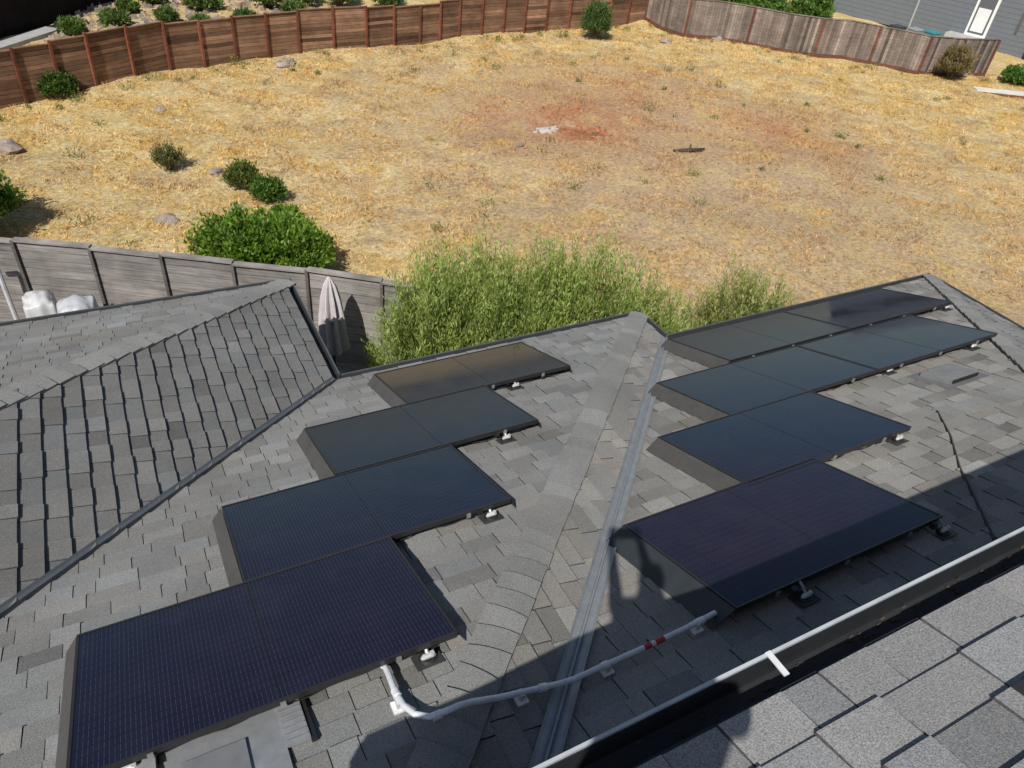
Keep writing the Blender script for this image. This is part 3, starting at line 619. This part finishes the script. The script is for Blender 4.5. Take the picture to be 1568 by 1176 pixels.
# ------------------------------------------------------------------ camera
pitch,yaw,roll=0.6629,0.5469,0.1200
R=Matrix.Rotation(-yaw,4,'Z')@Matrix.Rotation(math.pi/2-pitch,4,'X')@Matrix.Rotation(roll,4,'Z')
cd=bpy.data.cameras.new("camera"); cam=bpy.data.objects.new("camera",cd); bpy.context.collection.objects.link(cam); cam.matrix_world=R
cd.sensor_width=36; cd.lens=36*1124.9/1568; cd.clip_start=.02; cd.clip_end=2000; scene.camera=cam

# ------------------------------------------------------------------ photographer standing on the upper roof behind the phone (casts the shadow seen in the photo)
f_=Vector((.52,.854,0)); r_=Vector((.854,-.52,0)); O=Vector((-.24,-.44,0)); Ls=r_*.10+f_*.04
def roofz(q): return ZN+S*(NG-q.y)+.02
sk_v=[];sk_r=[];sk_e=[]
def sv(q,r,par=None):
    sk_v.append(tuple(q)); sk_r.append(r)
    if par is not None: sk_e.append((par,len(sk_v)-1))
    return len(sk_v)-1
up=Vector((0,0,1))
pel=sv(O+up*-.53,(.155,.12)); wst=sv(O+Ls*.4+up*-.36,(.135,.11),pel); chs=sv(O+Ls*.9+up*-.17,(.165,.12),wst); nkb=sv(O+Ls+up*-.06,(.075,.075),chs); nk=sv(O+Ls+up*-.0+f_*.02,(.055,.055),nkb)
h1=sv(O+Ls+up*.06+f_*.035,(.080,.09),nk); h2=sv(O+Ls+up*.13+f_*.03,(.088,.10),h1); h3=sv(O+Ls+up*.19+f_*.02,(.06,.07),h2)
ns=sv(O+Ls+up*.09+f_*.135,(.012,.012),h1)
for sgn in (-1,1):
    hip=sv(O+r_*.09*sgn+up*-.60,(.09,.095),pel); foot=O+r_*.12*sgn+f_*.02; fz=roofz(foot)
    kn=sv(O+r_*.105*sgn+up*((-.60+fz)/2+.03)+f_*.04,(.06,.062),hip); an=sv(Vector((foot.x,foot.y,fz+.08)),(.04,.042),kn); to=foot+f_*.15
    sv(Vector((to.x,to.y,roofz(to)+.035)),(.042,.03),an)
    sh=sv(O+Ls+r_*.165*sgn+up*-.09,(.058,.058),chs); hand=(R@Vector((.088*sgn,-.035,.035)))
    eb=O+Ls+r_*.13*sgn+f_*.15+up*-.27
    el=sv(eb,(.05,.05),sh); wr=sv(hand.lerp(eb,.22),(.030,.030),el); pm=sv(hand,(.03,.018),wr)
    for k in range(4):
        a=R@Vector((.085*sgn,-.028+.020*k,.03)); b1=R@Vector((.094*sgn,-.025+.020*k,.008+.003*k)); b2=R@Vector((.074*sgn,-.024+.020*k,-.0+.028))
        i1=sv(a.lerp(b1,.6),(.009,.009),pm); i2=sv(a.lerp(b1,1.)+Vector((0,0,.003*k)),(.008,.008),i1); sv(b2,(.007,.007),i2)
    t1=sv(R@Vector((.078*sgn,-.045,.045)),(.011,.011),pm); sv(R@Vector((.055*sgn,-.03,.036)),(.009,.009),t1)
me=bpy.data.meshes.new("photographer_skin"); me.from_pydata(sk_v,sk_e,[]); tmp=bpy.data.objects.new("tmp_person",me); bpy.context.collection.objects.link(tmp)
mo=tmp.modifiers.new("Skin",'SKIN'); mo.use_smooth_shade=True
for i,sv_ in enumerate(me.skin_vertices[0].data): sv_.radius=sk_r[i] if isinstance(sk_r[i],tuple) else (sk_r[i],)*2; sv_.use_root=(i==0)
tmp.modifiers.new("Sub",'SUBSURF').levels=2
dg=bpy.context.evaluated_depsgraph_get(); pm_=bpy.data.meshes.new_from_object(tmp.evaluated_get(dg)); bpy.data.objects.remove(tmp)
cols=np.ones((len(pm_.vertices),4),np.float32); HC=O+Ls
for i,v in enumerate(pm_.vertices):
    q=v.co-HC; hz=math.hypot(q.x,q.y)
    if v.co.length<.17: c=(.50,.33,.25)
    elif v.co.z>-.035 and hz<.2: c=(.50,.33,.25) if (q.dot(f_)>.03 and v.co.z<.15) or v.co.z<.02 else (.06,.04,.03)
    elif v.co.z<roofz(v.co)+.09: c=(.05,.05,.05)
    elif v.co.z<-.50: c=(.06,.08,.14)
    else: c=(.14,.18,.26)
    cols[i,:3]=c
ca=pm_.color_attributes.new("Col",'FLOAT_COLOR','POINT'); ca.data.foreach_set("color",cols.ravel()); pm_.materials.clear(); pm_.materials.append(M_CLOTH)
man=bpy.data.objects.new("photographer",pm_); bpy.context.collection.objects.link(man)
mb=MB(); q=[(-.076,-.037),(.076,-.037),(.076,.037),(-.076,.037)]
mb.hexa([tuple(R@Vector((a,b,.012))) for a,b in q]+[tuple(R@Vector((a,b,.020))) for a,b in q],M_FRAME,(.02,.02,.022)); mb.make("phone",man)

# ------------------------------------------------------------------ light, world
dirn=Vector((.66,.64,-1.)).normalized()
sd=bpy.data.lights.new("sun",'SUN'); sd.energy=5.0; sd.angle=math.radians(.5); sd.color=(1,.97,.91)
so=bpy.data.objects.new("sun",sd); bpy.context.collection.objects.link(so); so.rotation_euler=dirn.to_track_quat('-Z','Y').to_euler(); so.location=(-10,-10,20)
wd=bpy.data.worlds.new("World"); scene.world=wd; wd.use_nodes=True; nt=wd.node_tree; bg=nt.nodes["Background"]
sk=nt.nodes.new("ShaderNodeTexSky"); sk.sky_type='NISHITA'; sk.sun_disc=False; sk.sun_elevation=math.asin(-dirn.z); sk.sun_rotation=math.atan2(-dirn.x,-dirn.y)%(2*math.pi)
nt.links.new(sk.outputs[0],bg.inputs[0]); bg.inputs[1].default_value=.075
